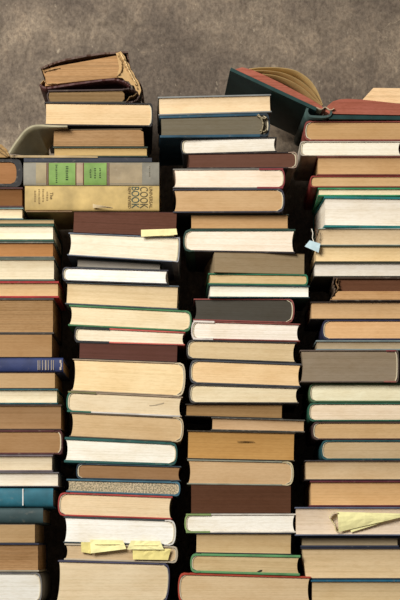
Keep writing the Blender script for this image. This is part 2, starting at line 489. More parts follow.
def lettering(o, text, size, px, py, xl, xr, depth, yt, yb, mat, width=None, name='lettering', rot=-90, lift=0.0006):
    """text turned to run down the spine; (px, py) is its centre"""
    cu = bpy.data.curves.new(name, 'FONT'); cu.body = text; cu.size = size
    cu.align_x = 'CENTER'; cu.align_y = 'CENTER'; cu.extrude = 0.00015
    tmp = bpy.data.objects.new(name, cu); C.objects.link(tmp)
    dg = bpy.context.evaluated_depsgraph_get()
    me = bpy.data.meshes.new_from_object(tmp.evaluated_get(dg))
    bpy.data.objects.remove(tmp); bpy.data.curves.remove(cu)
    xs = [v.co.x for v in me.vertices]; ys = [v.co.y for v in me.vertices]
    w = max(xs) - min(xs); cx = (max(xs) + min(xs)) / 2; cy = (max(ys) + min(ys)) / 2
    sc = width / w if width else 1.0
    r = math.radians(rot)
    for v in me.vertices:
        x, y, z = (v.co.x - cx) * sc, v.co.y - cy, v.co.z
        u, t = x * math.cos(r) - y * math.sin(r), x * math.sin(r) + y * math.cos(r)
        q = py - t * S
        v.co = ((px - (xl + xr) / 2) / S + u, spine_surface(o, yt, yb, q) - depth / 2 - lift - z, (yb - q) / S)
    me.materials.append(mat)
    t = bpy.data.objects.new(name, me); C.objects.link(t); t.parent = sub(o, 'spine')
    return t

# cookbook
xl, xr, yt, yb, dp = 25, 159, 186.4, 211.4, 0.165
cook = spine_book('hardcover_book', 'mustard cookbook lying spine outward, on the russet-edged book, second stack', xl, xr, yt, yb, (182, 156, 98), depth=dp, wear=0.2)
ink = flat_mat((88, 80, 58), 'ink'); ink2 = flat_mat((66, 80, 72), 'ink'); ink3 = flat_mat((112, 92, 58), 'ink')
lettering(cook, 'COOK', 0.0185, 143.7, 198.2, xl, xr, dp, yt, yb, ink, width=21.5 / S)
lettering(cook, 'BOOK', 0.0185, 135.2, 198.2, xl, xr, dp, yt, yb, ink2, width=21.5 / S)
lettering(cook, 'UNIVERSAL', 0.0075, 150.6, 198.2, xl, xr, dp, yt, yb, ink3, width=21.5 / S)
lettering(cook, 'NEW REVISED', 0.0068, 129.2, 198.2, xl, xr, dp, yt, yb, ink3, width=21.5 / S)
lettering(cook, 'The', 0.0075, 51.5, 196.5, xl, xr, dp, yt, yb, ink3)
for px, q0, q1 in ((47.2, 192.5, 201.5), (43.2, 190, 203.5), (39.2, 190, 205), (35.2, 191.5, 202)):
    q = q0
    rr = random.Random(int(px * 10))
    while q < q1:                                   # worn lettering too small to read: broken strokes
        ln = rr.uniform(0.8, 1.6)
        spine_patch(cook, 'worn_lettering', xl, xr, dp, yt, yb, px - 1.0 + rr.uniform(0, .4), px + 1.0 - rr.uniform(0, .5), q, q + ln * 0.6, ink3)
        q += ln + 0.25
# torn flap of the jacket curling up
bm = bmesh.new(); rows = []
for i in range(9):
    t = i / 8
    px = 93 + 20 * t; lo_ = 208.9 + 1.0 * t; up = 205.2 + 4.4 * t ** 0.8
    yy = -0.002 - 0.006 * math.sin(t * 2.2)
    rows.append([bm.verts.new(((px - 92) / S, yy - dp / 2, (yb - lo_) / S)), bm.verts.new(((px - 92) / S, yy - 0.003 - dp / 2, (yb - up) / S))])
for r0, r1 in zip(rows[:-1], rows[1:]): bm.faces.new((r0[0], r1[0], r1[1], r0[1]))
fl = link_mesh('torn_jacket_flap', bm, flat_mat((206, 186, 146), 'paper'), sub(cook, 'spine'), solid=0.0004)
fl['label'] = 'pale torn flap curling off the spine'
spine_patch(cook, 'bottom_wear', xl, xr, dp, yt, yb, 26, 72, 210.6, 212.3, cover_mat((120, 92, 60), 0.5), 0.0002)

# book with green title panels
xl, xr, yt, yb, dp = 23.6, 159, 162.8, 186.3, 0.17
gb = spine_book('hardcover_book', 'grey cloth book with two green spine panels, on the mustard cookbook, second stack', xl, xr, yt, yb, (122, 118, 106), depth=dp, wear=0.6)
spine_patch(gb, 'tan_fade', xl, xr, dp, yt, yb, 36, 47, 163.6, 185.6, cover_mat((146, 132, 100), 0.5), 0.0001)
spine_patch(gb, 'tan_fade', xl, xr, dp, yt, yb, 109, 142, 163.6, 185.6, cover_mat((148, 132, 104), 0.5), 0.0001)
spine_patch(gb, 'tan_fade', xl, xr, dp, yt, yb, 76, 83.4, 163.6, 185.6, cover_mat((150, 130, 104), 0.3), 0.0001)
grn = cover_mat((110, 142, 70), 0.12); rule = flat_mat((92, 52, 38), 'rule'); dark = flat_mat((46, 62, 36), 'ink')
for p0, p1 in ((48.6, 75.4), (84, 106.6)):
    pn = spine_patch(gb, 'title_panel', xl, xr, dp, yt, yb, p0, p1, 163.6, 185.6, grn, 0.0003)
    pn['label'] = 'bright green title panel'
for p in (46.9, 48.3, 75.9, 83.4, 107.0, 108.8):
    spine_patch(gb, 'rule', xl, xr, dp, yt, yb, p - 0.45, p + 0.45, 163.6, 185.6, rule, 0.0004)
for px, q0, q1, wd in ((56.5, 165.5, 183, 2.2), (67, 167, 182, 2.8), (90.5, 170, 179.5, 2.0), (95, 169, 180, 2.0), (100, 169, 179, 1.8), (149.5, 167, 178, 1.1)):
    q = q0; rr = random.Random(int(px * 7))
    while q < q1:
        ln = rr.uniform(0.9, 2.0)
        spine_patch(gb, 'worn_lettering', xl, xr, dp, yt, yb, px - wd / 2 + rr.uniform(0, .5), px + wd / 2 - rr.uniform(0, .5), q, q + ln * 0.65, dark if px < 140 else ink, 0.0006)
        q += ln + 0.4

# ---------- the limp binding folded back over itself, with the slim book held in the fold
def strip_path(pts, sub_n=6):
    """smooth polyline through points (Catmull-Rom)"""
    P = [Vector(p) for p in pts]; out = []
    for i in range(len(P) - 1):
        p0 = P[max(i - 1, 0)]; p1 = P[i]; p2 = P[i + 1]; p3 = P[min(i + 2, len(P) - 1)]
        for j in range(sub_n):
            t = j / sub_n
            out.append(0.5 * ((2 * p1) + (-p0 + p2) * t + (2 * p0 - 5 * p1 + 4 * p2 - p3) * t * t + (-p0 + 3 * p1 - 3 * p2 + p3) * t ** 3))
    out.append(P[-1]); return out

def ribbon(name, pts, thick, y0, y1, mat, parent, origin, yref=0.0, smooth=True, jag=0.0, ny=4, rngs=3, taper=None, funnel=None):
    """a sheet whose section is the curve pts (photo pixels at depth yref), carried from y0 to y1"""
    path = strip_path([(p[0], p[1], 0) for p in pts])
    wp = [Vector((X(p.x, yref), 0, Z(p.y, yref))) for p in path]
    rr = random.Random(rngs)
    bm = bmesh.new(); outer, inner = [], []
    n = len(wp)
    for i in range(n):
        d = (wp[min(i + 1, n - 1)] - wp[max(i - 1, 0)]).normalized()
        nrm = Vector((-d.z, 0, d.x))
        th = thick * (taper(i / (n - 1)) if taper else 1.0)
        j0 = rr.uniform(-jag, jag)
        ra_, rb_ = [], []
        for k in range(ny + 1):
            y = y0 + (y1 - y0) * k / ny + (j0 if k == 0 else 0)
            o = Vector(origin)
            if funnel:
                fx, fy, fs, lim = funnel
                wgt = min(max((lim - path[i].x) / 25.0, 0), 1) * (1 - fs) * (k / ny)
                o = o - (Vector((X(fx, yref), 0, Z(fy, yref))) - wp[i]) * wgt
            ra_.append(bm.verts.new(wp[i] + nrm * th / 2 + Vector((0, y, 0)) - o))
            rb_.append(bm.verts.new(wp[i] - nrm * th / 2 + Vector((0, y, 0)) - o))
        outer.append(ra_); inner.append(rb_)
    for i in range(n - 1):
        for k in range(ny):
            bm.faces.new((outer[i][k], outer[i + 1][k], outer[i + 1][k + 1], outer[i][k + 1]))
            bm.faces.new((inner[i][k], inner[i][k + 1], inner[i + 1][k + 1], inner[i + 1][k]))
        for k in (0, ny):
            bm.faces.new((outer[i][k], inner[i][k], inner[i + 1][k], outer[i + 1][k]))
    for i in (0, n - 1):
        for k in range(ny):
            bm.faces.new((outer[i][k], outer[i][k + 1], inner[i][k + 1], inner[i][k]))
    o = link_mesh(name, bm, mat, parent, smooth=False)
    for p in o.data.polygons: p.use_smooth = smooth and p.normal.y > -0.7
    return o

def slab(name, pts, y0, y1, mat, parent, origin, yref=0.0, bevel=0.0004, jitter=0.0):
    """a prism whose front outline is the polygon pts (photo pixels at depth yref)"""
    bm = bmesh.new(); o = Vector(origin)
    f = [bm.verts.new(Vector((X(p[0], yref), y0, Z(p[1], yref))) - o) for p in pts]
    g = [bm.verts.new(Vector((X(p[0], yref), y1, Z(p[1], yref))) - o) for p in pts]
    n = len(pts)
    bm.faces.new(f); bm.faces.new(list(reversed(g)))
    for i in range(n): bm.faces.new((f[i], f[(i + 1) % n], g[(i + 1) % n], g[i]))
    return link_mesh(name, bm, mat, parent, bevel=bevel)

og = (X(85), 0.07, Z(162.8))
lf = thing('limp_bound_book', 'old book with grey-green limp cover curled back, above the green-panelled book', 'book', og, group=GROUP['B'])
limp = cover_mat((152, 144, 116), 0.5, 0.55); navy_c = cover_mat((34, 38, 48), 0.3)
cv = ribbon('curled_cover', [(68, 128.6), (60, 128.6), (52, 128.3), (40, 127.8), (33, 128.8), (26.5, 132.6), (20.5, 139.6), (14.5, 148), (10, 155.4)], 0.0028, -0.016, 0.05, limp, lf, og, funnel=(48, 150, 0.12, 62), ny=8)
cv['label'] = 'pale grey-green cover curled into a loop'
slab('back_cover', [(11, 157.0), (152, 158.2), (152, 162.4), (24, 162.4), (24, 158.2), (11, 158)], -0.003, 0.145, navy_c, lf, og)
slab('worn_edge', [(10.5, 155.8), (60, 156), (98, 157), (98, 158.4), (11, 158.2)], -0.0046, -0.0032, cover_mat((158, 136, 98), 0.5), lf, og)
bmx = None
pgm = page_mat((168, 132, 88), 1.6)
slab('pages', [(54, 130.6), (100, 129.4), (140, 129.8), (143.4, 132), (144, 146.2), (53.5, 146.2)], 0.0, 0.14, pgm, lf, og)
slab('loose_endpaper', [(54, 129.5), (142, 128.6), (142.5, 129.6), (54, 130.5)], -0.001, 0.14, flat_mat((92, 76, 56), 'paper'), lf, og)
build_book('hardcover_book', 'slim green-boarded book held in the curled limp cover', 95 / S, 10.6 / S, 'F', (188, 158, 98), (40, 52, 40), GROUP['B'],
           depth=0.145, loc=(X(100.5), 0.0725 - 0.001, Z(157.2)), tb=0.0026)
# thin torn tongue of cover at the right of the limp book
# ---------- black-bound cream book above
place('B', (103, 103.3), (126.8, 127.2), 44.5, 153, 'HR', (222, 192, 146), (32, 30, 32), 'cream-paged book in black binding', 'curled limp cover', yaw=2.0, depth=0.20, y0=-0.005, tb=0.0026, bulge=0.004, wear=0.15, conc=0.0006)

# ---------- olive book with the burst spine
og = (X(93), 0.08, Z(103))
b2_ = thing('worn_book', 'small olive-paged book with burst dark spine, on the black-bound book, second stack', 'book', og, group=GROUP['B'])
slab('pages', [(49.5, 92.2), (122, 91), (124.5, 94), (124.5, 99), (122, 102.2), (50, 102.2), (48.6, 97)], -0.001, 0.12, page_mat((140, 112, 72), 1.6), b2_, og)
drk = cover_mat((52, 34, 28), 0.35)
slab('front_cover', [(48, 90.6), (124, 89.4), (124, 91), (48.5, 92.2)], -0.004, 0.125, drk, b2_, og)
slab('back_cover', [(47.5, 102), (126, 102), (126, 103.1), (47.5, 103.1)], -0.003, 0.125, cover_mat((60, 56, 44), 0.3), b2_, og)
ribbon('foredge_fold', [(50, 90.8), (47.6, 95), (48, 99), (50, 102.4)], 0.0018, -0.002, 0.10, drk, b2_, og)
ribbon('burst_spine', [(123, 90), (129, 89.4), (136, 91), (139.5, 95.5), (136, 101), (130, 103.0 - 0.4), (125, 102.2)], 0.0024, -0.004, 0.115, drk, b2_, og, jag=0.002)
ribbon('torn_lining', [(127, 102), (130, 98), (134, 96.5), (137, 94)], 0.0012, -0.006, 0.02, flat_mat((120, 96, 64), 'paper'), b2_, og, jag=0.003)

# ---------- topmost broken book
og = (X(86), 0.08, Z(89.6))
b1_ = thing('worn_book', 'topmost battered brown book with frayed leaves and torn hanging spine, second stack', 'book', og, group=GROUP['B'])
mar = cover_mat((70, 34, 30), 0.3); lea = cover_mat((74, 50, 38), 0.6)
slab('pages', [(42.8, 69.5), (60, 65.6), (90, 60.2), (117, 55.2), (120.5, 60), (121, 68), (119, 77.4), (90, 80.2), (60, 83.4), (45, 86.4), (45.6, 78), (43.4, 73)], 0.0, 0.12, page_mat((174, 134, 86), 3.2), b1_, og, bevel=0.0006)
cov = ribbon('front_cover', [(41, 69.2), (48, 66.4), (58, 62.6), (75, 58.6), (100, 54.8), (128, 52.6)], 0.0030, -0.005, 0.125, lea, b1_, og, jag=0.0015, smooth=False)
ribbon('back_cover', [(40, 85.2), (46, 88.6), (60, 86.8), (90, 82.4), (112, 80.0), (124, 82), (130, 86)], 0.0030, -0.004, 0.125, mar, b1_, og, jag=0.001)
ribbon('torn_spine', [(127, 52.8), (128.5, 60), (130.5, 69), (135, 77), (140, 84), (142.5, 91), (142.5, 98)], 0.0022, -0.001, 0.11, lea, b1_, og, jag=0.003)
pale = flat_mat((206, 176, 128), 'paper'); pale2 = flat_mat((170, 138, 94), 'paper')
slab('frayed_backing', [(116, 54.6), (118.6, 54.2), (121, 52.8), (123.4, 56), (125.4, 58.4), (126.8, 63), (129.6, 66), (131, 71), (134, 74.6), (135.6, 79), (138.4, 82.4), (140.4, 88), (141.4, 92), (139.6, 97), (137.8, 93), (136, 92), (134.4, 87.4), (131.4, 86.4), (129, 83), (126, 82.6), (122.6, 79.6), (119, 79.2), (117.4, 77), (119.4, 70), (118.4, 63), (117.2, 58)], -0.0095, -0.0068, flat_mat((178, 146, 100), 'paper'), b1_, og, bevel=0.0003)
for i, (pts, m_, yy) in enumerate((
        ([(119, 55), (122, 62), (126, 70), (132, 80), (138, 91)], pale2, -0.006),
        ([(121, 56), (126, 65), (130, 74), (137, 87)], pale, -0.008),
        ([(118, 57), (122, 66), (121, 74), (117, 78)], pale2, -0.006))):
    ribbon('frayed_strip', pts, 0.0014, yy - 0.006, -0.0066, m_, b1_, og, jag=0.002, rngs=i + 5)
ribbon('loose_leaf', [(42, 69), (44, 72), (47, 71), (60, 68)], 0.0008, -0.003, 0.04, pale2, b1_, og, jag=0.002)
ribbon('loose_leaf', [(41, 84), (44, 81), (47, 84), (56, 83.6)], 0.0008, -0.003, 0.04, pale2, b1_, og, jag=0.002)

# ------------------------------------------------------------------ stack C (third)
Cc = {}
def c(n, t, bt, xl, xr, kind, page, cover, look, below, **kw):
    Cc[n] = place('C', t if isinstance(t, tuple) else (t, t), bt if isinstance(bt, tuple) else (bt, bt), xl, xr, kind, page, cover, look, below, **kw)
c(25, (572.5, 576), 604, 178, 311, 'HL', (216, 190, 148), (164, 62, 42), 'wide cream page block in rust red binding, at the foot', '', y0=-0.004, tb=0.0034)
c(24, (553, 555), (572.5, 576), 190, 300, 'HL', (208, 182, 134), (88, 140, 90), 'tan pages in a leaf green binding', 'rust red book', tb=0.0040, y0=-0.006)
c(23, 533, (553, 555), 195, 292, 'F', (202, 174, 126), (34, 36, 46), 'tan page block over a navy board', 'leaf green book', tb=0.0016)
c(22, 513.5, 533, 184.5, 296, 'HL', (242, 238, 228), (206, 200, 188), 'white book in a jacket turning green at left', 'tan navy-boarded block', spine_rgb=(128, 150, 92),
  flaps=(('t', 186, 211, (120, 142, 84)), ('b', 186, 210, (122, 146, 92))), tb=0.0026)
c(21, (484.5, 486), 513.5, 191, 291, 'F', (104, 66, 42), (82, 52, 36), 'thick cinnamon-brown page block', 'green and white jacket', soft=True, rough_edge=1.2)
c(20, (459, 461.5), (484.5, 486), 187, 293.5, 'HR', (206, 172, 126), (136, 138, 122), 'tan pages in a pale sage binding', 'cinnamon-brown block', tb=0.0024, spine_rgb=(190, 176, 140))
c(19, (430, 432.5), (459, 461.5), 186.5, 295, 'F', (192, 146, 72), (56, 48, 36), 'golden page block with a dark slit', 'pale sage binding', tb=0.0018)
c(18, (416, 419.5), (430, 432.5), 211, 305, 'F', (198, 164, 122), (70, 68, 62), 'slim peach page block with frayed speckled boards', 'slit golden block', wear=1.0, tb=0.0022)
c(17, 403.5, (416, 419.5), 185, 283, 'F', (158, 124, 76), (44, 40, 34), 'dull brown-paged book', 'frayed speckled book', tb=0.0016, y0=0.004)
c(16, (383.5, 387.5), 403.5, 189, 299, 'HL', (230, 214, 178), (66, 62, 58), 'slim ivory-cream pages with charcoal boards', 'dull brown book', tb=0.0022)
c(15, (359, 363.5), (383.5, 387.5), 189, 301, 'HL', (236, 202, 150), (62, 64, 70), 'peach-cream page block with slate boards', 'charcoal-boarded book', tb=0.0028)
c(14, (339.5, 342), (359, 363.5), 186, 296, 'HL', (216, 192, 148), (46, 44, 44), 'buff pages with a bent black cover', 'slate-boarded book', tb=0.0024)
c(13, (320, 323.5), (339.5, 342), 191, 300, 'HL', (240, 230, 218), (120, 62, 54), 'near-white pages with brick boards', 'bent black cover', spine_rgb=(196, 186, 176),
  flaps=(('t', 193, 214, (206, 196, 186)), ('b', 193, 213, (200, 190, 182))), tb=0.0026)
c(12, 298.5, (320, 323.5), 193, 294, 'HR', (84, 80, 72), (136, 68, 62), 'charcoal-edged book with rose red spine', 'brick-boarded book', tb=0.0020)
c(11, (284.5, 285.5), 298.5, 209, 310, 'F', (244, 240, 228), (26, 60, 62), 'bright white page block with bottle green board', 'charcoal-edged book', tb=0.0024, y0=-0.004, yaw=1.5)
c(10, (273, 273.8), (284.5, 285.5), 208, 308, 'HR', (214, 186, 134), (38, 104, 74), 'slim tan pages in emerald binding', 'bottle green board', tb=0.0024, yaw=1.5)
c(9, 253, (273, 273.8), 214, 305, 'F', (158, 138, 106), (118, 96, 66), 'taupe page block in thin wrappers', 'emerald binding', soft=True, yaw=6.0, name='paperback_book')
c(8, 229, (251.5, 254), 183, 295, 'HL', (240, 226, 208), (30, 58, 48), 'white pages in clear gatherings, dark green spine', 'taupe block', tb=0.0030, bottom_rgb=(38, 32, 34), yaw=-1.0)
c(7, (213.5, 213.5), 229, 190, 289, 'F', (190, 150, 98), (46, 56, 42), 'slim honey-brown page block', 'dark green spine', tb=0.0018, y0=0.004)
c(6, 189.2, (213.5, 213.5), 173, 284.5, 'HR', (200, 164, 116), (46, 46, 58), 'light brown page block, dark blue boards', 'honey-brown block', tb=0.0028, yaw=-1.0, y0=-0.006)
c(5, (169.5, 168.5), 189.2, 173, 285, 'HR', (238, 220, 200), (128, 124, 116), 'blush-white pages with a crimson right end', 'dark blue boards', spine_rgb=(128, 52, 54),
  flaps=(('t', 259, 283, (120, 46, 50)), ('b', 257, 283, (120, 46, 50))), tb=0.0022, yaw=1.0, y0=-0.006)
c(4, (154.2, 151.5), (169.5, 168.5), 187, 298, 'HR', (112, 74, 58), (44, 34, 32), 'brown-edged book jutting out at right', 'crimson-ended book', tb=0.0018, yaw=2.0, y0=-0.004, spine_rgb=(140, 120, 104))
c(3, (138.6, 136.6), (154.2, 151.5), 181, 277, 'HL', (226, 220, 208), (36, 36, 38), 'grey-white page block with black spine', 'brown-edged book', tb=0.0018, yaw=-1.0)
c(2, (116, 111.5), (138.6, 136.6), 160, 270, 'HR', (118, 110, 92), (30, 66, 84), 'grey-edged petrol blue book, torn at right', 'black-spined book', tb=0.0044, bulge=0.007, spine_rgb=(26, 40, 50), conc=0.0008, yaw=2.0, y0=-0.005, depth=0.205)
c(1, (97, 93.2), (116, 111.5), 158.5, 272, 'F', (230, 204, 164), (122, 124, 122), 'topmost cream page block with grey boards', 'petrol blue book', tb=0.0026, yaw=2.0, y0=-0.005, depth=0.13)

# frayed backing at the torn end of the petrol blue book
o = Cc[2]
for i, pts in enumerate(([(258, 114), (261, 118), (263, 124), (261, 133)], [(257, 115.5), (264, 118.5), (267, 117)], [(260, 130), (264, 131.5), (267, 129)])):
    og = o.location
    r = ribbon('frayed_backing', pts, 0.0014, -0.008, -0.001, flat_mat((150, 138, 110), 'paper'), None, (0, 0, 0), yref=-0.007, jag=0.002, rngs=i)
    r.parent = o; r.matrix_parent_inverse = o.matrix_basis.inverted()

# ------------------------------------------------------------------ stack D (rightmost)
Dd = {}
def d(n, t, bt, xl, xr, kind, page, cover, look, below, **kw):
    Dd[n] = place('D', t if isinstance(t, tuple) else (t, t), bt if isinstance(bt, tuple) else (bt, bt), xl, xr, kind, page, cover, look, below, **kw)
d(25, 579.5, 604, 311, 428, 'F', (210, 184, 138), (28, 92, 118), 'tan-paged book under a bright blue board, at the foot', '', tb=0.0036)
d(24, 547.5, 579.5, 305, 424, 'F', (222, 196, 152), (40, 42, 54), 'thick buff page block with slanting end', 'bright blue board', tb=0.0022, skew=-0.12)
d(23, 536, 547.5, 301, 399, 'F', (150, 134, 106), (44, 50, 68), 'narrow drab-paged book', 'thick buff block', tb=0.0034, y0=0.003)
d(22, 507, 536, 295, 420, 'F', (228, 208, 184), (84, 92, 112), 'pinkish page block holding a folded yellow paper', 'narrow drab book', tb=0.0026, y0=-0.006)
d(21, 480.5, 507, 310, 430, 'F', (222, 178, 118), (88, 32, 42), 'apricot pages between wine red boards', 'pinkish block', tb=0.0030)
d(20, 460, 480.5, 305, 424, 'F', (206, 178, 136), (50, 46, 50), 'sandy pages with black boards', 'wine red boards', tb=0.0020)
d(19, 440, 460, 321, 430, 'HL', (200, 174, 132), (32, 76, 80), 'drab pages in round-backed dark teal binding', 'sandy black-boarded book', tb=0.0026)
d(18, 421.5, 440, 312, 430, 'HL', (210, 174, 122), (66, 46, 42), 'light tan pages in round-backed brown binding', 'dark teal binding', tb=0.0026)
d(17, 402.5, 421.5, 308, 425, 'HL', (236, 216, 188), (36, 86, 66), 'rosy cream pages with deep green boards', 'round-backed brown book', tb=0.0028)
d(16, 383, 402.5, 309, 428, 'HL', (234, 228, 196), (70, 96, 66), 'pale ivory pages with moss green boards', 'deep green boards', tb=0.0030)
d(15, 350.5, 383, 300, 399, 'HR', (150, 134, 112), (92, 78, 70), 'thickest grey page block with worn spine at right', 'moss green boards', tb=0.0020, y0=-0.010,
  flaps=(('t', 386, 396, (116, 50, 52)), ('b', 384, 396, (140, 86, 78))), bulge=0.003)
d(14, 340, 350.5, 316, 425, 'F', (176, 158, 128), (118, 132, 132), 'slim drab pages with pale blue-grey boards', 'thickest grey block', tb=0.0026)
d(13, 319.5, 340, 322, 432, 'HL', (228, 182, 126), (38, 38, 66), 'peach pages in a dark navy binding', 'pale blue-grey boards', tb=0.0026)
d(12, 301.5, 319.5, 310.5, 424, 'F', (206, 168, 118), (48, 40, 34), 'warm tan page block over a thin black board', 'dark navy binding', tb=0.0016)
d(10, 262.5, 277, 314, 424, 'F', (222, 216, 206), (66, 66, 56), 'greyish white page block', 'torn brown book', tb=0.0018)
d(9, 245.5, 262.5, 315, 428, 'F', (230, 202, 150), (60, 58, 36), 'yellow-cream page block with olive board', 'greyish white block', tb=0.0020)
d(8, 228, 245.5, 318.5, 426, 'F', (216, 192, 154), (146, 160, 152), 'beige pages over a pale blue board', 'yellow-cream block', tb=0.0014)
d(7, 196.5, 228, 324, 430, 'F', (240, 232, 218), (28, 110, 108), 'large white page block with turquoise boards', 'beige block', tb=0.0040, yaw=3.0)
d(6, 187.5, 196.5, 318, 428, 'F', (232, 218, 184), (44, 124, 80), 'thin cream pages with bright green board', 'turquoise boards', tb=0.0028)
d(5, 175.5, 187.5, 310, 424, 'HL', (210, 174, 122), (126, 44, 38), 'slim tan pages in a tomato red binding', 'bright green board', tb=0.0020)
d(4, 156, 175.5, 317, 428, 'F', (202, 162, 110), (104, 52, 42), 'brownish pages between faded red boards', 'tomato red binding', tb=0.0022)
d(3, 141, 156, 299.5, 402, 'HL', (236, 230, 212), (178, 168, 152), 'white-jacketed book with hollow fore-edge', 'faded red boards', tb=0.0016, conc=0.0035)
d(2, 120.6, 141, 304, 424, 'HL', (196, 156, 102), (122, 56, 48), 'tan page block in a soft brick red binding', 'white-jacketed book', tb=0.0026)

# torn brown book with shade painted into its upper leaves as darker brown
og = (X(380), 0.08, Z(301.5))
tb_ = thing('worn_book', 'torn brown book with ragged left end, on the warm tan block, rightmost stack', 'book', og, group=GROUP['D'])
slab('pages', [(330, 300), (338, 291.4), (425, 291.4), (425, 300)], -0.002, 0.15, page_mat((204, 160, 106), 1.5), tb_, og)
up = slab('shaded_leaves', [(337, 279), (425, 279), (425, 291.4), (337.5, 291.4)], 0.001, 0.15, page_mat((112, 72, 46), 1.2), tb_, og)
up['label'] = 'upper leaves coloured dark brown for shade'
slab('front_cover', [(333, 277.2), (425, 277.2), (425, 279), (333, 279)], -0.003, 0.155, cover_mat((58, 42, 30), 0.6), tb_, og)
slab('back_cover', [(330, 300), (425, 300), (425, 301.4), (330, 301.4)], -0.003, 0.155, cover_mat((50, 36, 28), 0.6), tb_, og)
for i, (pts, mm) in enumerate((([(334, 278.5), (333, 284), (335, 290), (331, 299)], cover_mat((70, 52, 36), 0.9)),
                               ([(337, 279), (336, 283), (338, 288), (335, 293)], flat_mat((120, 92, 62), 'paper')),
                               ([(339, 280), (338.4, 285), (339.6, 289)], flat_mat((96, 72, 48), 'paper')))):
    ribbon('torn_spine', pts, 0.0016, -0.004, 0.10, mm, tb_, og, jag=0.003, rngs=i + 3)

# ---------- open book with red-stained edges across the top
yo = -0.008
og = (X(330, yo), 0.07, Z(120.5))
ob = thing('open_book', 'open dark green book with red-stained page edges, sprawled across the right stacks', 'book', og)
dg = cover_mat((22, 54, 52), 0.12, 0.5)
H1 = 0.19
zz = 120.5
dzp = 119.0                                   # image row of the board's underside at this depth
slab('back_cover', [(329, 114.8), (446, 115.4), (446, dzp), (329, dzp)], yo, H1, dg, ob, og, yref=yo)
slab('front_cover', [(230.6, 68.6), (317, 107.6), (315.6, 110.9), (229.4, 71.8)], yo, H1, dg, ob, og, yref=yo)
ribbon('spine', [(307, 108.8), (306.5, 112.6), (309, 116.4), (316, 117.2), (324, 117.2), (329.4, 115.6), (331, 111.8)], 0.0036, yo - 0.003, H1, cover_mat((56, 76, 72), 0.2), ob, og, yref=yo)
redp = page_mat((176, 100, 80), 1.6)
lpg = slab('pages', [(233, 70.2), (242, 67.6), (252, 70), (266, 76), (281, 83), (296, 90.8), (310, 98.2), (322, 105.6), (325, 109.8), (317, 107.8)], yo + 0.004, H1 - 0.004, redp, ob, og, yref=yo)
rpg = slab('pages', [(325, 110.4), (327.6, 105.2), (333, 100.6), (340, 98.4), (348, 97.8), (362, 98.4), (385, 100.6), (410, 103), (442, 105.4), (442, 114), (329.5, 113.2)], yo + 0.004, H1 - 0.004, redp, ob, og, yref=yo)
for q in (lpg, rpg): q['label'] = 'leaves with faded red edges'
leafm = cover_mat((176, 148, 96), 0.1, 0.8); leafd = cover_mat((150, 122, 78), 0.1, 0.8)
leafm = cover_mat((176, 146, 94), 0.1, 0.8); leafd = cover_mat((138, 112, 72), 0.1, 0.8)
def leaf_mat(rgb):
    """thin paper: some of the light falling on one side glows through to the other"""
    m, nt, b = new_mat('thin leaf')
    c_ = lin(rgb)
    n = noise(nt, coords(nt, (1, 1, 1)), 60.0, 3.0)
    colr = ramp(nt, n, [(0.3, [v * 0.85 for v in c_]), (0.7, c_)])
    nt.links.new(colr, b.inputs['Base Color']); b.inputs['Roughness'].default_value = 0.8
    tr = nt.nodes.new('ShaderNodeBsdfTranslucent'); nt.links.new(colr, tr.inputs[0])
    mx = nt.nodes.new('ShaderNodeMixShader'); mx.inputs[0].default_value = 0.5
    nt.links.new(b.outputs[0], mx.inputs[1]); nt.links.new(tr.outputs[0], mx.inputs[2])
    out = [q for q in nt.nodes if q.type == 'OUTPUT_MATERIAL'][0]
    nt.links.new(mx.outputs[0], out.inputs[0])
    return m
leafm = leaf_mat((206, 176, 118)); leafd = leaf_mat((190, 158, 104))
for i, (pts, mm, th) in enumerate((
        ([(249, 69), (262, 67.6), (280, 67.6), (296, 70.6), (309, 79), (317, 90), (322.6, 104)], leafm, 0.0012),
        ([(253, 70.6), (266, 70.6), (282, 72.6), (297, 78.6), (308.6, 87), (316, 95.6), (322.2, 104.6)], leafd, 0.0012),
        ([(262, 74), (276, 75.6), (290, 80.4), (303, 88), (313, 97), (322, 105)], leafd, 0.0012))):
    ribbon('loose_leaf', pts, th, yo + 0.005, H1 - 0.005, mm, ob, og, yref=yo, rngs=i)
ribbon('endpaper_fold', [(316, 107.4), (321, 109.4), (325, 107.2), (330, 110), (334, 108.4)], 0.0012, yo - 0.001, 0.03, flat_mat((176, 156, 130), 'paper'), ob, og, yref=yo)
ob.rotation_euler = (0, 0, math.radians(2.5)); ob.location.x -= 0.003

# pale page block lying on the open book, at the edge of the frame
yp = 0.035
og = (X(400, yp), yp + 0.06, Z(102.4, yp))
pb = thing('paperback_book', 'pale tan page block with slanting end lying on the open green book', 'book', og)
slab('pages', [(361, 101.4), (373.4, 87.8), (440, 88.6), (440, 103.4), (361, 103.4)], yp, yp + 0.12, page_mat((236, 202, 154), 1.2), pb, og, yref=yp)
slab('back_cover', [(360.4, 103.4), (440, 103.4), (440, 104.4), (360.4, 104.4)], yp - 0.001, yp + 0.121, cover_mat((150, 124, 88), 0.3), pb, og, yref=yp, bevel=0)

# curled leaves on the battered black book at the left edge
o = A[1]
r = slab('curled_leaves', [(-40, 158), (-40, 148), (-20, 144), (-4, 142.8), (2, 145), (7, 149.6), (10, 156.6), (6, 157.8)], -0.002, 0.12, page_mat((166, 134, 84), 2.0), None, (0, 0, 0))
r.parent = o; r.matrix_parent_inverse = o.matrix_basis.inverted()
for i, pts in enumerate(([(-40, 148.5), (-14, 145.4), (-2, 147.4), (4, 151.4), (8, 156.6)], [(-40, 152), (-12, 150), (-1, 152), (6, 156.4)])):
    r = ribbon('curled_leaf', pts, 0.0012, -0.005, -0.0021, cover_mat((112, 90, 58), 0.2, 0.8), None, (0, 0, 0), rngs=i)
    r.parent = o; r.matrix_parent_inverse = o.matrix_basis.inverted()

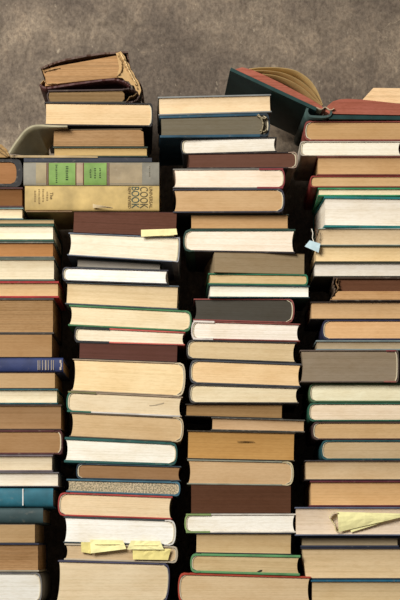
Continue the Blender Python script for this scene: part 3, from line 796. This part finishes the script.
# gilt bands on the navy spine, white rule on the teal spine
def bar(o, nm, x0, x1, y0_, y1_, mat, y, dpt=0.0006):
    inv = o.matrix_basis.inverted()
    bm = bmesh.new(); vs = []
    for yy in (y - dpt, y + 0.0006):
        for p, q in ((x0, y1_), (x1, y1_), (x1, y0_), (x0, y0_)):
            vs.append(bm.verts.new(inv @ Vector((X(p, y), yy, Z(q, y)))))
    for q in ((0, 1, 2, 3), (7, 6, 5, 4), (0, 4, 5, 1), (1, 5, 6, 2), (2, 6, 7, 3), (3, 7, 4, 0)): bm.faces.new([vs[i] for i in q])
    return bm
gilt = flat_mat((150, 140, 128), 'gilt', 0.45)
n11 = A[11]; ysp = -0.0042
for x0, x1 in ((37.6, 38.5), (39.6, 40.2), (42.2, 43), (45, 46.4), (48, 48.8), (51, 51.8), (53, 53.8)):
    link_mesh('gilt_band', bar(n11, 'gilt_band', x0, x1, 360.2, 370, gilt, ysp), gilt, sub(n11, 'spine'))
for x0, y0_, x1, y1_ in ((59.6, 360, 61.4, 363), (60.6, 363, 61.8, 367), (59.6, 367, 61.4, 370)):
    link_mesh('worn_corner', bar(n11, 'worn_corner', x0, x1, y0_, y1_, gilt, ysp), flat_mat((170, 158, 148), 'wear'), sub(n11, 'spine'))
wht = flat_mat((214, 216, 212), 'rule')
link_mesh('white_rule', bar(A[18], 'white_rule', 22.3, 23.5, 488.8, 505.5, wht, -0.0002), wht, sub(A[18], 'spine'))

# small marks on page edges
def mark(o, pts, rgb, y, nm='pencil_mark'):
    inv = o.matrix_basis.inverted()
    bm = bmesh.new()
    f = [bm.verts.new(inv @ Vector((X(p[0], y), y, Z(p[1], y)))) for p in pts]
    g = [bm.verts.new(inv @ Vector((X(p[0], y), y + 0.0012, Z(p[1], y)))) for p in pts]
    n = len(pts); bm.faces.new(f); bm.faces.new(list(reversed(g)))
    for i in range(n): bm.faces.new((f[i], f[(i + 1) % n], g[(i + 1) % n], g[i]))
    link_mesh(nm, bm, flat_mat(rgb, 'mark'), sub(o, 'pages'))
mark(B[17], [(149, 405.2), (155, 404.6), (163.6, 402.4), (164, 403.6), (156, 405.6), (149.6, 406.2)], (168, 152, 126), 0.0018)
mark(Cc[19], [(237, 441.5), (245, 441), (254, 441.4), (254, 441.6), (245, 441.9), (237, 441.7)], (84, 60, 28), 0.0019, 'dark_slit')
mark(Cc[24], [(257, 571.6), (260, 570), (262.4, 569.8), (262, 571.4), (259, 572.6)], (48, 40, 30), -0.0041, 'ink_spot')

# ------------------------------------------------------------------ slips of paper and the tag
def paper_mat(rgb):
    m, nt, b = new_mat('paper slip')
    c_ = lin(rgb)
    n = noise(nt, coords(nt), 90.0, 3.0)
    nt.links.new(ramp(nt, n, [(0.3, [v * 0.88 for v in c_]), (0.7, [min(1, v * 1.06) for v in c_])]), b.inputs['Base Color'])
    b.inputs['Roughness'].default_value = 0.7; b.inputs['Specular IOR Level'].default_value = 0.2
    return m
YEL = paper_mat((242, 235, 172)); YEL2 = paper_mat((230, 216, 140)); PAL = paper_mat((238, 226, 168))

def sheet(name, quad, n, m, crumple, y, mat, seed, parent=None, origin=(0, 0, 0), ycurve=None):
    """a creased sheet of paper filling the quad (TL, TR, BR, BL in photo pixels)"""
    rr = random.Random(seed)
    bm = bmesh.new(); rows = []
    for i in range(n + 1):
        v = i / n; r = []
        for j in range(m + 1):
            u = j / m
            tl, tr, br, bl = quad
            px = (tl[0] * (1 - u) + tr[0] * u) * (1 - v) + (bl[0] * (1 - u) + br[0] * u) * v
            py = (tl[1] * (1 - u) + tr[1] * u) * (1 - v) + (bl[1] * (1 - u) + br[1] * u) * v
            yy = y + rr.uniform(-crumple, crumple) + (ycurve(u, v) if ycurve else 0)
            if 0 < i < n and 0 < j < m: px += rr.uniform(-.8, .8); py += rr.uniform(-.5, .5)
            r.append(bm.verts.new(Vector((X(px, y), yy, Z(py, y))) - Vector(origin)))
        rows.append(r)
    for i in range(n):
        for j in range(m):
            q = (rows[i][j], rows[i][j + 1], rows[i + 1][j + 1], rows[i + 1][j])
            if rr.random() < 0.5: bm.faces.new((q[0], q[1], q[2])); bm.faces.new((q[0], q[2], q[3]))
            else: bm.faces.new((q[0], q[1], q[3])); bm.faces.new((q[1], q[2], q[3]))
    return link_mesh(name, bm, mat, parent, solid=0.00035)

def hang(u, v): return -0.004 - 0.0015 * math.sin(v * 3.1)
PG = 'yellow paper slips between the books'
og = (X(104), -0.004, Z(555))
t = thing('paper_slip', 'creased yellow slip, the left one over the tan pages near the foot, second stack', 'paper', og, group=PG)
sheet('folded_slip', [(90, 539.6), (123, 540.4), (126.4, 549), (91, 553.4)], 3, 6, 0.0008, -0.0032, YEL, 3, t, og, lambda u, v: -0.002 * v)
sheet('tucked_end', [(81, 542.2), (92, 542), (91, 553.6), (81.4, 552)], 3, 3, 0.0006, -0.002, YEL2, 4, t, og)
og = (X(150), -0.004, Z(560))
t = thing('paper_slip', 'creased yellow slip in two folds, the right one near the foot, second stack', 'paper', og, group=PG)
sheet('folded_slip', [(131, 540.6), (160, 541), (164, 549.6), (127, 549.4)], 3, 6, 0.0007, -0.004, YEL, 8, t, og, lambda u, v: -0.001 * v)
sheet('lower_fold', [(132.6, 549), (171, 548.8), (168, 560), (133, 559.4)], 3, 7, 0.0007, -0.0024, YEL2, 9, t, og)
og = (X(159), -0.004, Z(236.5))
t = thing('paper_slip', 'flat pale yellow slip poking out above the ivory page block, second stack', 'paper', og, group=PG)
sheet('folded_slip', [(141, 230), (176.4, 228.6), (177.4, 234.6), (141.2, 236.8)], 2, 6, 0.0005, -0.006, PAL, 12, t, og)
sheet('top_fold', [(141, 229.8), (176.4, 228.6), (176.4, 229.4), (141, 230.4)], 1, 4, 0.0002, -0.003, PAL, 13, t, og)
og = (X(360, -0.01), -0.01, Z(532))
t = thing('folded_paper', 'crumpled pale yellow paper folded to a point, on the pinkish page block', 'paper', og)
sheet('front_fold', [(337.4, 511.8), (402, 513.6), (402, 517), (338.6, 532)], 4, 7, 0.0006, -0.0085, YEL, 21, t, og, lambda u, v: -0.003 * (1 - u) * math.sin(v * 3.14))
sheet('back_fold', [(350, 528), (388, 518), (389, 520.4), (351, 532.4)], 2, 5, 0.0003, -0.0068, YEL, 22, t, og)
ribbon('curled_end', [(338, 512.6), (333, 513), (329.4, 517), (331, 520), (334, 524), (335.6, 530), (338, 531.6)], 0.0006, -0.013, -0.0045, PAL, t, og, yref=-0.009, jag=0.001)
def tail(t, og, x0, x1, y_):
    slab('tucked_edge', [(x0, y_ - 0.12), (x1, y_ - 0.12), (x1, y_ + 0.12), (x0, y_ + 0.12)], -0.006, 0.02, PAL, t, og, bevel=0)
sl = [o for o in C.objects if o.name.split('.')[0] == 'paper_slip']
tail(sl[0], sl[0].location, 95, 120, 544.4)
tail(sl[1], sl[1].location, 134, 158, 545.4)
tail(sl[2], sl[2].location, 146, 174, 236.2)
# tag
og = (X(312), -0.004, Z(241))
t = thing('paper_tag', 'small light blue tag hanging on a string beside the beige pages, rightmost stack', 'tag', og)
sheet('tag', [(309.6, 240.4), (320.4, 243.6), (318.6, 252.6), (304.6, 246.4)], 2, 3, 0.0006, -0.005, paper_mat((190, 214, 220)), 31, t, og)
s_ = ribbon('string', [(311.4, 229.4), (312.6, 234), (312.2, 238), (313.4, 242)], 0.0012, -0.0055, -0.0045, flat_mat((226, 220, 204), 'string'), t, og, ny=1)
th_ = ribbon('thread', [(315.4, 229), (316.4, 236), (315.6, 243)], 0.0012, -0.0035, -0.0025, flat_mat((92, 66, 44), 'thread'), t, og, ny=1)
ribbon('thread', [(317.6, 229), (318, 235), (317.8, 242)], 0.0010, -0.0035, -0.0025, flat_mat((92, 66, 44), 'thread'), t, og, ny=1)

for o in C.objects:
    for kx in ('_T', '_c'):
        if kx in o: del o[kx]

# ------------------------------------------------------------------ light, world, camera
def area(name, loc, target, size, size_y, energy, rgb):
    l = bpy.data.lights.new(name, 'AREA'); l.shape = 'RECTANGLE'; l.size = size; l.size_y = size_y
    l.energy = energy; l.color = rgb
    o = bpy.data.objects.new(name, l); C.objects.link(o); o.location = loc
    o.rotation_euler = (Vector(target) - Vector(loc)).to_track_quat('-Z', 'Y').to_euler()
    return o
area('window_light', (-1.45, -2.2, 1.75), (0, 0.05, 0.5), 1.2, 1.2, 134, (1.0, 0.97, 0.92))
w = bpy.data.worlds.new('world'); bpy.context.scene.world = w; w.use_nodes = True
bg = w.node_tree.nodes['Background']; bg.inputs[0].default_value = (1.0, 0.95, 0.88, 1); bg.inputs[1].default_value = 0.14

cam = bpy.data.cameras.new('camera'); co = bpy.data.objects.new('camera', cam); C.objects.link(co)
co.location = (0, -D, CAMZ); co.rotation_euler = (math.pi / 2, 0, 0)
cam.sensor_fit = 'VERTICAL'; cam.sensor_height = 36.0; cam.lens = 36.0 * S * D / 600.0
cam.shift_y = (HY - 300) / 600.0
cam.clip_start = 0.05
sc = bpy.context.scene
sc.camera = co
sc.view_settings.view_transform = 'Standard'; sc.view_settings.look = 'None'
sc.view_settings.gamma = 1.0; sc.view_settings.use_curve_mapping = False
sc.view_settings.exposure = 0.0
